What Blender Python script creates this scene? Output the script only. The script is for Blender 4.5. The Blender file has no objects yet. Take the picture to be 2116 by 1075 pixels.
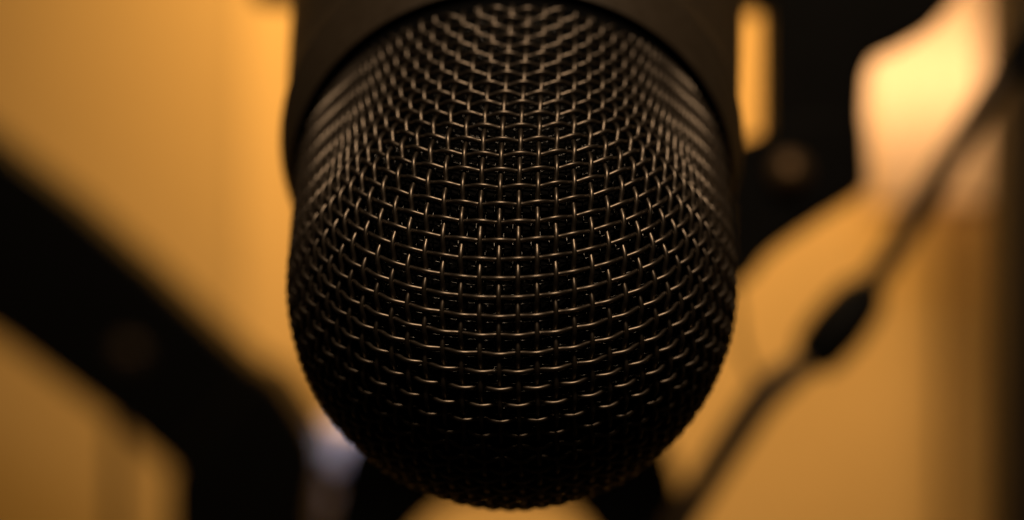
import bpy, bmesh, math, random
from mathutils import Vector, Matrix
random.seed(7)
S = bpy.context.scene
COL = S.collection

# ------------------------------------------------------------------ helpers
def tag(o, label=None, cat=None, group=None, kind=None):
    if label: o['label'] = label
    if cat: o['category'] = cat
    if group: o['group'] = group
    if kind: o['kind'] = kind
    return o

def empty(name, loc, label, cat):
    o = bpy.data.objects.new(name, None); COL.objects.link(o)
    o.location = loc; o.empty_display_size = .01
    return tag(o, label, cat)

def mesh_obj(name, verts, faces, mat, parent=None, smooth=True):
    me = bpy.data.meshes.new(name)
    me.from_pydata([tuple(v) for v in verts], [], faces)
    me.validate(); me.update()
    if smooth: me.polygons.foreach_set('use_smooth', [True]*len(me.polygons))
    me.materials.append(mat)
    o = bpy.data.objects.new(name, me); COL.objects.link(o)
    if parent:
        o.parent = parent
        o.matrix_parent_inverse = Matrix.Translation(-parent.location)
    return o

def material(name, col, rough=.5, metal=0., bump=0., scale=400., var=0., spec=.5):
    m = bpy.data.materials.new(name); m.use_nodes = True
    nt = m.node_tree; b = nt.nodes['Principled BSDF']
    b.inputs['Base Color'].default_value = (*col, 1)
    b.inputs['Roughness'].default_value = rough
    b.inputs['Metallic'].default_value = metal
    b.inputs['Specular IOR Level'].default_value = spec
    tc = nt.nodes.new('ShaderNodeTexCoord')
    if var:
        n = nt.nodes.new('ShaderNodeTexNoise'); n.inputs['Scale'].default_value = scale*.35
        n.inputs['Detail'].default_value = 4
        nt.links.new(tc.outputs['Object'], n.inputs['Vector'])
        mx = nt.nodes.new('ShaderNodeMix'); mx.data_type = 'RGBA'
        mx.inputs[6].default_value = (*[c*(1-var) for c in col], 1)
        mx.inputs[7].default_value = (*[min(1, c*(1+var)) for c in col], 1)
        nt.links.new(n.outputs['Fac'], mx.inputs[0]); nt.links.new(mx.outputs[2], b.inputs['Base Color'])
        mr = nt.nodes.new('ShaderNodeMapRange')
        mr.inputs[3].default_value = rough*.8; mr.inputs[4].default_value = min(1, rough*1.25)
        nt.links.new(n.outputs['Fac'], mr.inputs[0]); nt.links.new(mr.outputs[0], b.inputs['Roughness'])
    if bump:
        n2 = nt.nodes.new('ShaderNodeTexNoise'); n2.inputs['Scale'].default_value = scale; n2.inputs['Detail'].default_value = 3
        nt.links.new(tc.outputs['Object'], n2.inputs['Vector'])
        bp = nt.nodes.new('ShaderNodeBump'); bp.inputs['Strength'].default_value = bump; bp.inputs['Distance'].default_value = .0003
        nt.links.new(n2.outputs['Fac'], bp.inputs['Height']); nt.links.new(bp.outputs['Normal'], b.inputs['Normal'])
    return m

FPX = 3100.0                      # focal length of the lens in photograph pixels
def at(px, py, d):                # the point seen at a photograph pixel, d metres in front of the lens
    return Vector(((px-1058)/FPX*d, d, -(py-537.5)/FPX*d))

# ------------------------------------------------------------------ materials
M = {}
M['wire']  = material('bronze black wire', (.165, .138, .110), .36, .93, var=.2, scale=900)
M['inner'] = material('grey steel wire', (.045, .044, .042), .22, 1., var=.3, scale=1500)
M['foam']  = material('black foam', (.004, .004, .004), 1., bump=.6, scale=2500, spec=.1)
M['paint'] = material('black satin paint', (.046, .034, .021), .47, .0, bump=.25, scale=1800, var=.2)
M['groove']= material('black rubber', (.003, .003, .003), .9, spec=.1)
M['black'] = material('black plastic', (.005, .005, .0045), .5, bump=.1, scale=900, var=.2, spec=.12)
M['screw'] = material('brass screw', (.19, .12, .06), .5, .8, var=.2)
M['dull_screw'] = material('dull bronze screw', (.03, .02, .012), .6, .3, var=.2)
M['cable'] = material('brown cable sheath', (.055, .034, .014), .6, var=.2)
M['wall']  = material('ochre wall paint', (.78, .57, .27), .9, bump=.15, scale=180, var=.05, spec=.2)
M['cabinet'] = material('dark stained wood', (.012, .008, .004), .6, var=.3, scale=60)
M['dust']  = material('pale dust', (.8, .78, .74), .6)

# ------------------------------------------------------------------ microphone
R = .026
PHI = math.radians(53.7)
CEN = Vector((0, 6.83*R, -.1137*R))
A = Vector((0, -math.sin(PHI), -math.cos(PHI)))       # towards the tip
U = Vector((0, -math.cos(PHI),  math.sin(PHI)))       # near side of every ring
X = Vector((1, 0, 0))
TAP = .070
def W(p):                                             # local (x, u, a) -> world
    return CEN + (X*p[0] + U*p[1] + A*p[2])*R

mic = empty('studio_microphone', CEN - A*R*2.5, 'black studio microphone with a round woven wire grille hanging in the centre', 'microphone')

# surface in local units, k = overall scale
def surf_f(p, k):
    x, y, z = p
    if z >= 0:
        r = math.sqrt(x*x+y*y+z*z) or 1e-9
        return r-k, (x/r, y/r, z/r)
    r = math.hypot(x, y) or 1e-9
    n = 1/math.sqrt(1+TAP*TAP)
    return (r-k+TAP*z)*n, (x/r*n, y/r*n, TAP*n)
def project(p, k):
    for _ in range(3):
        f, g = surf_f(p, k)
        p = (p[0]-f*g[0], p[1]-f*g[1], p[2]-f*g[2])
    return p
def sub(a, b): return (a[0]-b[0], a[1]-b[1], a[2]-b[2])
def add(a, b): return (a[0]+b[0], a[1]+b[1], a[2]+b[2])
def mul(a, s): return (a[0]*s, a[1]*s, a[2]*s)
def dot(a, b): return a[0]*b[0]+a[1]*b[1]+a[2]*b[2]
def cross(a, b): return (a[1]*b[2]-a[2]*b[1], a[2]*b[0]-a[0]*b[2], a[0]*b[1]-a[1]*b[0])
def norm(a):
    l = math.sqrt(dot(a, a)) or 1e-12
    return (a[0]/l, a[1]/l, a[2]/l)

def make_net(s, k, start, ang, depth):
    """Cloth laid over the domed cup: every cell edge keeps its length, cells shear on the diagonals."""
    p0 = project(start, k)
    g = surf_f(p0, k)[1]
    ex = norm(sub((math.cos(ang), math.sin(ang), 0), mul(g, dot((math.cos(ang), math.sin(ang), 0), g))))
    ey = cross(g, ex)
    N = {(0, 0): p0}
    lim = -depth
    for dx, dy in ((1, 0), (-1, 0), (0, 1), (0, -1)):
        d = add(mul(ex, dx), mul(ey, dy)); p = p0; i = 0
        while p[2] > lim and i < 200:
            i += 1
            q = project(add(p, mul(d, s)), k)
            for _ in range(4):
                v = norm(sub(q, p)); q = project(add(p, mul(v, s)), k)
            gq = surf_f(q, k)[1]; v = norm(sub(q, p))
            gp = surf_f(p, k)[1]
            # continue the chord as a geodesic: remove only the change of normal
            d = norm(sub(v, mul(gq, dot(v, gq))))
            N[(dx*i, dy*i)] = q; p = q
    for sx in (1, -1):
        for sy in (1, -1):
            j = 0
            while True:
                j += 1
                if (0, sy*j) not in N: break
                i = 0
                while True:
                    i += 1
                    a = N.get((sx*(i-1), sy*j)); b = N.get((sx*i, sy*(j-1))); c = N.get((sx*(i-1), sy*(j-1)))
                    if a is None or b is None or c is None: break
                    p = project(sub(add(a, b), c), k); ok = False
                    for _ in range(14):
                        va = sub(p, a); vb = sub(p, b)
                        f3, g3 = surf_f(p, k)
                        f1 = (dot(va, va)-s*s)*.5; f2 = (dot(vb, vb)-s*s)*.5
                        det = dot(va, cross(vb, g3))
                        if abs(det) < s*s*.02: break
                        st = mul(add(add(mul(cross(vb, g3), f1), mul(cross(g3, va), f2)), mul(cross(va, vb), f3)), 1/det)
                        p = sub(p, st)
                        if dot(st, st) < 1e-16: ok = True; break
                    if not ok or p[2] < lim-.15: break
                    if dot(sub(p, c), sub(p, c)) < (s*.25)**2: break
                    N[(sx*i, sy*j)] = p
    return N

def wires(name, s, k, start, ang, depth, rad, amp, sub_n, sides, mat, par):
    N = make_net(s, k, start, ang, depth)
    verts, faces = [], []
    def run(pts, phases):
        # pts: consecutive net points; phases: +1 over / -1 under at each
        n = len(pts)
        if n < 3: return
        path = []
        for q in range(n-1):
            p0 = pts[max(q-1, 0)]; p1 = pts[q]; p2 = pts[q+1]; p3 = pts[min(q+2, n-1)]
            for t_ in range(sub_n + (q == n-2)):
                t = t_/sub_n
                c0 = -.5*t**3+t*t-.5*t; c1 = 1.5*t**3-2.5*t*t+1; c2 = -1.5*t**3+2*t*t+.5*t; c3 = .5*t**3-.5*t*t
                p = add(add(mul(p0, c0), mul(p1, c1)), add(mul(p2, c2), mul(p3, c3)))
                p = project(p, k)
                if p[2] < -depth: 
                    if len(path) > 3: break
                    path = []; continue
                g = surf_f(p, k)[1]
                w = math.cos(math.pi*t)*phases[q]
                w = w*(1.12-.12*w*w)
                path.append((add(p, mul(g, amp*w)), g))
        if len(path) < 3: return
        base = len(verts); m = len(path)
        for q in range(m):
            tq = norm(sub(path[min(q+1, m-1)][0], path[max(q-1, 0)][0]))
            g = path[q][1]
            b = norm(cross(tq, g)); nn = cross(b, tq)
            for c in range(sides):
                a_ = 2*math.pi*c/sides
                verts.append(W(add(path[q][0], add(mul(b, rad*math.cos(a_)), mul(nn, rad*math.sin(a_))))))
        for q in range(m-1):
            for c in range(sides):
                d = (c+1) % sides
                faces.append((base+q*sides+c, base+q*sides+d, base+(q+1)*sides+d, base+(q+1)*sides+c))
    imax = max(abs(i) for i, j in N); jmax = max(abs(j) for i, j in N)
    for j in range(-jmax, jmax+1):
        seg, ph = [], []
        for i in range(-imax, imax+2):
            if (i, j) in N:
                seg.append(N[(i, j)]); ph.append(1 if (i+j) % 2 else -1)
            elif seg:
                run(seg, ph); seg, ph = [], []
    for i in range(-imax, imax+1):
        seg, ph = [], []
        for j in range(-jmax, jmax+2):
            if (i, j) in N:
                seg.append(N[(i, j)]); ph.append(-1 if (i+j) % 2 else 1)
            elif seg:
                run(seg, ph); seg, ph = [], []
    return mesh_obj(name, verts, faces, mat, par), N

SP = .0745
g1, NET = wires('grille', SP, 1.0, (-.044, .004, .9987), .028, .70, SP*.132, SP*.132, 7, 10, M['wire'], mic)
tag(g1, 'outer grille of woven bronze black wire')
g2, NET2 = wires('inner_grille', SP*.485, .967, (-.026, .010, .967), .022, .74, SP*.050, SP*.055, 5, 6, M['inner'], mic)
tag(g2, 'finer grey wire mesh behind the outer grille')

def lathe(name, prof, mat, par, seg=160):
    """prof: (e, rho) with e measured from the dome's centre away from the tip"""
    verts, faces = [], []
    n = len(prof)
    for q, (e, rho) in enumerate(prof):
        for c in range(seg):
            t = 2*math.pi*c/seg
            verts.append(W((rho*math.cos(t)+.022*max(e-1.15, 0), rho*math.sin(t), -e)))
    for q in range(n-1):
        for c in range(seg):
            d = (c+1) % seg
            faces.append((q*seg+c, q*seg+d, (q+1)*seg+d, (q+1)*seg+c))
    return mesh_obj(name, verts, faces, mat, par)

def smooth_prof(pts, n=6):
    out = []
    m = len(pts)
    for q in range(m-1):
        p0 = pts[max(q-1, 0)]; p1 = pts[q]; p2 = pts[q+1]; p3 = pts[min(q+2, m-1)]
        for t_ in range(n + (q == m-2)):
            t = t_/n
            c = (-.5*t**3+t*t-.5*t, 1.5*t**3-2.5*t*t+1, -1.5*t**3+2*t*t+.5*t, .5*t**3-.5*t*t)
            out.append(tuple(sum(c[a_]*p[b_] for a_, p in enumerate((p0, p1, p2, p3))) for b_ in (0, 1)))
    return out

foam = [(-.955*math.cos(t*math.pi/48), max(.955*math.sin(t*math.pi/48), .001)) for t in range(24)] + [(0, .955), (.5, .985), (.95, 1.015)]
lathe('foam_liner', foam, M['foam'], mic)
lathe('rubber_gasket', [(.712, .98), (.712, 1.045), (.95, 1.050), (.97, 1.06), (.99, 1.09)], M['groove'], mic)
lathe('collar', smooth_prof([(1.0, 1.086), (.90, 1.085), (.82, 1.083), (.785, 1.089), (.79, 1.101), (.85, 1.120), (.94, 1.148), (1.03, 1.171),
                             (1.055, 1.182), (1.09, 1.187), (1.18, 1.190), (1.22, 1.186), (1.235, 1.172), (1.25, 1.160)], 5), M['paint'], mic)
lathe('body', smooth_prof([(1.20, 1.10), (1.235, 1.150), (1.26, 1.174), (1.32, 1.186), (1.6, 1.220), (2.2, 1.29), (3.0, 1.38), (4.2, 1.50), (4.3, 1.46), (4.32, .9), (4.32, .01)], 5), M['paint'], mic)

# dust specks caught in the inner mesh
bm = bmesh.new()
for _ in range(120):
    th = random.gauss(0, .5); ph = random.uniform(.05, 1.15)
    d = (math.sin(ph)*math.sin(th), math.sin(ph)*math.cos(th), math.cos(ph))
    k = random.choice((.955, .96, 1.012, .93))
    mt = Matrix.Translation(W(mul(d, k)))
    bmesh.ops.create_icosphere(bm, subdivisions=1, radius=random.uniform(.00002, .00006), matrix=mt)
me = bpy.data.meshes.new('dust'); bm.to_mesh(me); bm.free(); me.materials.append(M['dust'])
o = bpy.data.objects.new('dust', me); COL.objects.link(o); o.parent = mic
o.matrix_parent_inverse = Matrix.Translation(-mic.location); tag(o, 'tiny pale dust specks caught in the wire mesh', kind='stuff')

# ------------------------------------------------------------------ shapes used for the things behind
def extrude(name, pts, d, thick, mat, par=None, holes=(), bev=.0012, lean=0.):
    """a plate whose outline is given in photograph pixels at distance d, with real thickness and rounded edges"""
    bm = bmesh.new()
    vs = [bm.verts.new(at(x, y, d)) for x, y in pts]
    f = bm.faces.new(vs)
    r = bmesh.ops.extrude_face_region(bm, geom=[f])
    nv = [v for v in r['geom'] if isinstance(v, bmesh.types.BMVert)]
    for v in nv: v.co.y += thick
    bmesh.ops.recalc_face_normals(bm, faces=bm.faces)
    if bev:
        bmesh.ops.bevel(bm, geom=[e for e in bm.edges], offset=bev, segments=3, affect='EDGES', profile=.6, clamp_overlap=True)
    me = bpy.data.meshes.new(name); bm.to_mesh(me); bm.free(); me.materials.append(mat)
    o = bpy.data.objects.new(name, me); COL.objects.link(o)
    if par: o.parent = par; o.matrix_parent_inverse = Matrix.Translation(-par.location)
    return o

def tube(name, pts, rads, mat, par=None, sides=20, n=10):
    P = []
    m = len(pts)
    for q in range(m-1):
        i0, i1, i2, i3 = max(q-1, 0), q, q+1, min(q+2, m-1)
        for t_ in range(n + (q == m-2)):
            t = t_/n
            c = (-.5*t**3+t*t-.5*t, 1.5*t**3-2.5*t*t+1, -1.5*t**3+2*t*t+.5*t, .5*t**3-.5*t*t)
            p = pts[i0]*c[0]+pts[i1]*c[1]+pts[i2]*c[2]+pts[i3]*c[3]
            r = rads[i1]*(1-t)+rads[i2]*t
            P.append((p, r))
    verts, faces = [], []
    up = Vector((0, 1, 0))
    for q, (p, r) in enumerate(P):
        tg = (P[min(q+1, len(P)-1)][0]-P[max(q-1, 0)][0]).normalized()
        b = tg.cross(up).normalized(); nn = b.cross(tg)
        for c in range(sides):
            a_ = 2*math.pi*c/sides
            verts.append(p+b*r*math.cos(a_)+nn*r*math.sin(a_))
    for q in range(len(P)-1):
        for c in range(sides):
            d = (c+1) % sides
            faces.append((q*sides+c, q*sides+d, (q+1)*sides+d, (q+1)*sides+c))
    faces.append(tuple(range(sides))[::-1]); faces.append(tuple(len(verts)-sides+c for c in range(sides)))
    return mesh_obj(name, verts, faces, mat, par)

def disc(name, c, r, thick, mat, par, sides=40, slot=True):
    prof = [(0, 0), (.55*r, 0), (.62*r, thick*.25), (.9*r, thick*.3), (r, thick*.5), (r, thick)]
    verts, faces = [], []
    for rr, y in prof:
        for k in range(sides):
            t = 2*math.pi*k/sides
            verts.append(c+Vector((max(rr, 1e-5)*math.cos(t), y, max(rr, 1e-5)*math.sin(t))))
    for q in range(len(prof)-1):
        for k in range(sides):
            d = (k+1) % sides
            faces.append((q*sides+k, (q+1)*sides+k, (q+1)*sides+d, q*sides+d))
    return mesh_obj(name, verts, faces, mat, par)

# swivel bracket to the right of the microphone
d = .36
br = empty('swivel_bracket', at(1660, 300, d), 'black metal swivel bracket with a brass screw right of the grille', 'mounting bracket')
arm_pts = [(1590, -120), (2020, -120), (1995, -30), (1962, 22), (1925, 62), (1868, 96), (1812, 118), (1795, 150), (1790, 210), (1790, 262), (1790, 300), (1590, 300)]
extrude('bracket_arm', arm_pts, d, .016, M['black'], br)
kn = [(1500, 296), (1545, 284), (1590, 268), (1640, 245), (1720, 240), (1793, 262), (1796, 330), (1798, 384), (1768, 412), (1694, 456), (1616, 508), (1580, 538), (1556, 572), (1500, 612)]
extrude('knuckle', kn, d-.004, .024, M['black'], br)
extrude('cross_bar', [(520, -110), (1700, -110), (1700, 14), (1600, 16), (1560, 16), (1400, 14), (700, 0), (520, 0)], d+.02, .012, M['black'], br)
disc('screw', at(1637, 357, d-.008), 42/FPX*d, .004, M['screw'], br)

# boom arm crossing the left side
d = .80
bo = empty('boom_arm', at(300, 640, d), 'thick black boom arm slanting across the left side behind the microphone', 'boom arm')
extrude('arm_bar', [(-300, 62), (0, 292), (153, 410), (307, 545), (460, 690), (576, 792), (640, 890), (640, 1140), (440, 1100), (340, 965), (260, 895), (120, 790), (0, 702), (-300, 520)], d, .04, M['black'], bo, bev=.004)
extrude('end_clamp', [(545, 752), (590, 800), (640, 876), (664, 930), (662, 985), (650, 1040), (650, 1300), (345, 1300), (345, 1000), (365, 940)], d-.015, .06, M['black'], bo, bev=.004)
disc('screw', at(258, 738, d-.006), 38/FPX*d, .006, M['dull_screw'], bo)

# desk stand seen under the dome
d = .55
st = empty('desk_stand', at(1050, 1150, d), 'black arched desk stand below and behind the dome of the microphone', 'stand')
leg = [(760, 860), (716, 930), (698, 1000), (680, 1075), (650, 1400), (800, 1400), (840, 1120), (880, 1075), (918, 1046), (965, 1030), (1050, 1024), (1125, 1032), (1170, 1050), (1205, 1080), (1240, 1130), (1290, 1400), (1440, 1400), (1418, 1075), (1408, 1000), (1388, 935), (1340, 860)]
extrude('yoke', leg, d, .03, M['black'], st, bev=.002)

# cable with an in-line plug on the right
d = .38
cb = empty('cable', at(1700, 700, d), 'thin brown cable with a black in-line plug hanging at the right', 'cable')
px = FPX/d
tube('cord', [at(2170, -50, d), at(2116, 60, d), at(2010, 250, d), at(1900, 430, d), at(1840, 530, d), at(1795, 590, d)], [18/px, 22/px, 27/px, 28/px, 26/px, 24/px], M['cable'], cb)
tube('plug', [at(1806, 580, d), at(1795, 595, d), at(1775, 622, d), at(1730, 678, d), at(1688, 728, d), at(1672, 744, d), at(1664, 752, d)],
     [20/px, 38/px, 54/px, 60/px, 54/px, 38/px, 20/px], M['black'], cb)
tube('cord', [at(1668, 748, d), at(1620, 782, d), at(1572, 826, d), at(1520, 900, d), at(1465, 985, d), at(1405, 1085, d), at(1350, 1190, d)],
     [26/px, 33/px, 35/px, 34/px, 32/px, 30/px, 30/px], M['cable'], cb)
tube('thin_wire', [at(1512, 560, d), at(1522, 640, d), at(1530, 710, d), at(1560, 780, d), at(1590, 808, d)], [7/px]*5, M['cable'], cb)
tube('plug', [at(2160, 20, d), at(2125, 75, d), at(2098, 125, d), at(2082, 160, d), at(2076, 172, d)], [34/px, 42/px, 40/px, 30/px, 14/px], M['black'], cb)

# ------------------------------------------------------------------ the room's wall behind
WD = 1.25
def wall_sheet(name, a, b, z0, z1):
    # a, b: (x, y) ends on the floor plan
    v = [Vector((a[0], a[1], z0)), Vector((b[0], b[1], z0)), Vector((b[0], b[1], z1)), Vector((a[0], a[1], z1))]
    t = Vector((b[0]-a[0], b[1]-a[1], 0)).normalized(); n = Vector((-t.y, t.x, 0))
    v += [q+n*.08 for q in v]
    return mesh_obj(name, v, [(0, 1, 2, 3), (7, 6, 5, 4), (0, 4, 5, 1), (1, 5, 6, 2), (2, 6, 7, 3), (3, 7, 4, 0)], M['wall'], smooth=False)
cx = (497-1058)/FPX*WD
tag(wall_sheet('wall', (cx, WD), (1.6, WD+.0), -1.2, 1.4), kind='structure')
tag(wall_sheet('wall', (cx-1.3, WD+.43), (cx-.001, WD+.004), -1.2, 1.4), kind='structure')

# lamp with a glowing shade, upper right
def emis(name, col, st):
    m = bpy.data.materials.new(name); m.use_nodes = True
    b = m.node_tree.nodes['Principled BSDF']
    b.inputs['Base Color'].default_value = (.25, .18, .1, 1)
    b.inputs['Emission Color'].default_value = (*col, 1); b.inputs['Emission Strength'].default_value = st
    return m
ms = bpy.data.materials.new('thin fabric shade'); ms.use_nodes = True
_n = ms.node_tree.nodes; _l = ms.node_tree.links; _n.clear()
_o = _n.new('ShaderNodeOutputMaterial'); _m = _n.new('ShaderNodeMixShader'); _m.inputs[0].default_value = .5
_d = _n.new('ShaderNodeBsdfDiffuse'); _d.inputs[0].default_value = (.30, .24, .17, 1)
_t = _n.new('ShaderNodeBsdfTranslucent'); _t.inputs[0].default_value = (.86, .76, .62, 1)
_l.new(_d.outputs[0], _m.inputs[1]); _l.new(_t.outputs[0], _m.inputs[2]); _l.new(_m.outputs[0], _o.inputs[0])
M['shade'] = ms
d = 1.13
lp = empty('lamp', at(1930, 360, d), 'glowing warm lamp with a pale shade at the upper right', 'lamp')
def cone(name, c, prof, mat, par, sides=64):
    verts, faces = [], []
    for r, z in prof:
        for k in range(sides):
            t = 2*math.pi*k/sides
            verts.append(c+Vector((r*math.cos(t), r*math.sin(t), z)))
    for q in range(len(prof)-1):
        for k in range(sides):
            e = (k+1) % sides
            faces.append((q*sides+k, q*sides+e, (q+1)*sides+e, (q+1)*sides+k))
    return mesh_obj(name, verts, faces, mat, par)
c = lampc = at(1950, 400, d)
cone('lamp_shade', c, [(.054, -.010), (.066, .22)], M['shade'], lp)

# dark cabinet edge at the far right
d = .97
cab = extrude('cabinet', [(2078, -400), (2500, -400), (2500, 1500), (2078, 1500)], d, .05, M['cabinet'], None, bev=.003)
tag(cab, 'dark upright cabinet side along the right edge of the picture', 'cabinet')

# slim pole at lower left
d = .95
pl = tube('pole', [at(243, 860, d), at(243, 1000, d), at(243, 1500, d)], [15/FPX*d]*3, M['cable'])
tag(pl, 'slim brown upright pole at the lower left below the boom arm', 'pole')

# pale lilac case glimpsed between boom arm and stand
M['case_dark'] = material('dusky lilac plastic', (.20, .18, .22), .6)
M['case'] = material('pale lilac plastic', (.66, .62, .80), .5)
d = .98
cs = empty('storage_case', at(680, 1100, d), 'pale lilac case glimpsed low between the boom arm and the stand', 'case')
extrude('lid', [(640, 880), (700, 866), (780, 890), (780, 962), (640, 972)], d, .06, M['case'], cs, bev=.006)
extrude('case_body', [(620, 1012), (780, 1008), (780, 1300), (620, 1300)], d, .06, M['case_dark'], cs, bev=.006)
extrude('seam', [(626, 966), (776, 958), (776, 1018), (626, 1018)], d+.006, .045, M['black'], cs, bev=.001)

# ------------------------------------------------------------------ light
def look(o, tgt):
    o.rotation_euler = (Vector(tgt)-o.location).to_track_quat('-Z', 'Y').to_euler()
def area(name, loc, tgt, sx, sy, power, col):
    l = bpy.data.lights.new(name, 'AREA'); l.shape = 'RECTANGLE'; l.size = sx; l.size_y = sy
    l.energy = power; l.color = col
    o = bpy.data.objects.new(name, l); COL.objects.link(o); o.location = loc; look(o, tgt); return o
def point(name, loc, power, col, rad=.03):
    l = bpy.data.lights.new(name, 'POINT'); l.energy = power; l.color = col; l.shadow_soft_size = rad
    o = bpy.data.objects.new(name, l); COL.objects.link(o); o.location = loc; return o
el = math.radians(58); dist = .75
area('key_light', CEN+Vector((.03, -math.cos(el)*dist, math.sin(el)*dist)), CEN, .20, .12, 3.25, (1., .72, .47))
# wall wash
wl = area('wall_light', (.0, WD-.33, .72), (-.01, WD, -.25), .3, .2, 7.0, (1., .55, .16))
trim = material('dark brass trim', (.2, .12, .05), .5, .7)
cone('trim_ring', c, [(.0532, -.014), (.0552, -.014), (.0554, -.008), (.0536, -.008), (.0532, -.014)], trim, lp)
tube('lamp_stem', [c+Vector((0, 0, .04)), c+Vector((.0, 0, -.1)), c+Vector((0, 0, -.9))], [.004]*3, trim, lp)
wl.data.spread = math.radians(125)
point('lamp_bulb', tuple(lampc+Vector((0,0,.088))), .53, (1., .565, .27), .012)
point('case_fill_light', tuple(at(800, 895, .94)), .065, (.72, .80, 1.), .01)  # added cool fill, hidden behind the dome, to brighten the lilac case

w = bpy.data.worlds.new('World'); S.world = w; w.use_nodes = True
bg = w.node_tree.nodes['Background']; bg.inputs[0].default_value = (1., .6, .3, 1); bg.inputs[1].default_value = .004

# ------------------------------------------------------------------ camera
cam = bpy.data.cameras.new('camera'); co = bpy.data.objects.new('camera', cam); COL.objects.link(co)
co.location = (0, 0, 0); co.rotation_euler = (math.pi/2, 0, 0)
cam.sensor_width = 36; cam.lens = FPX/2116*36
cam.clip_start = .005; cam.clip_end = 20
cam.dof.use_dof = True; cam.dof.focus_distance = 5.93*R; cam.dof.aperture_fstop = 8.2
S.camera = co
S.view_settings.view_transform = 'Standard'; S.view_settings.look = 'None'
S.view_settings.exposure = 0; S.view_settings.gamma = 1
S.render.engine = 'CYCLES'
S.cycles.max_bounces = 6
S.cycles.use_denoising = True
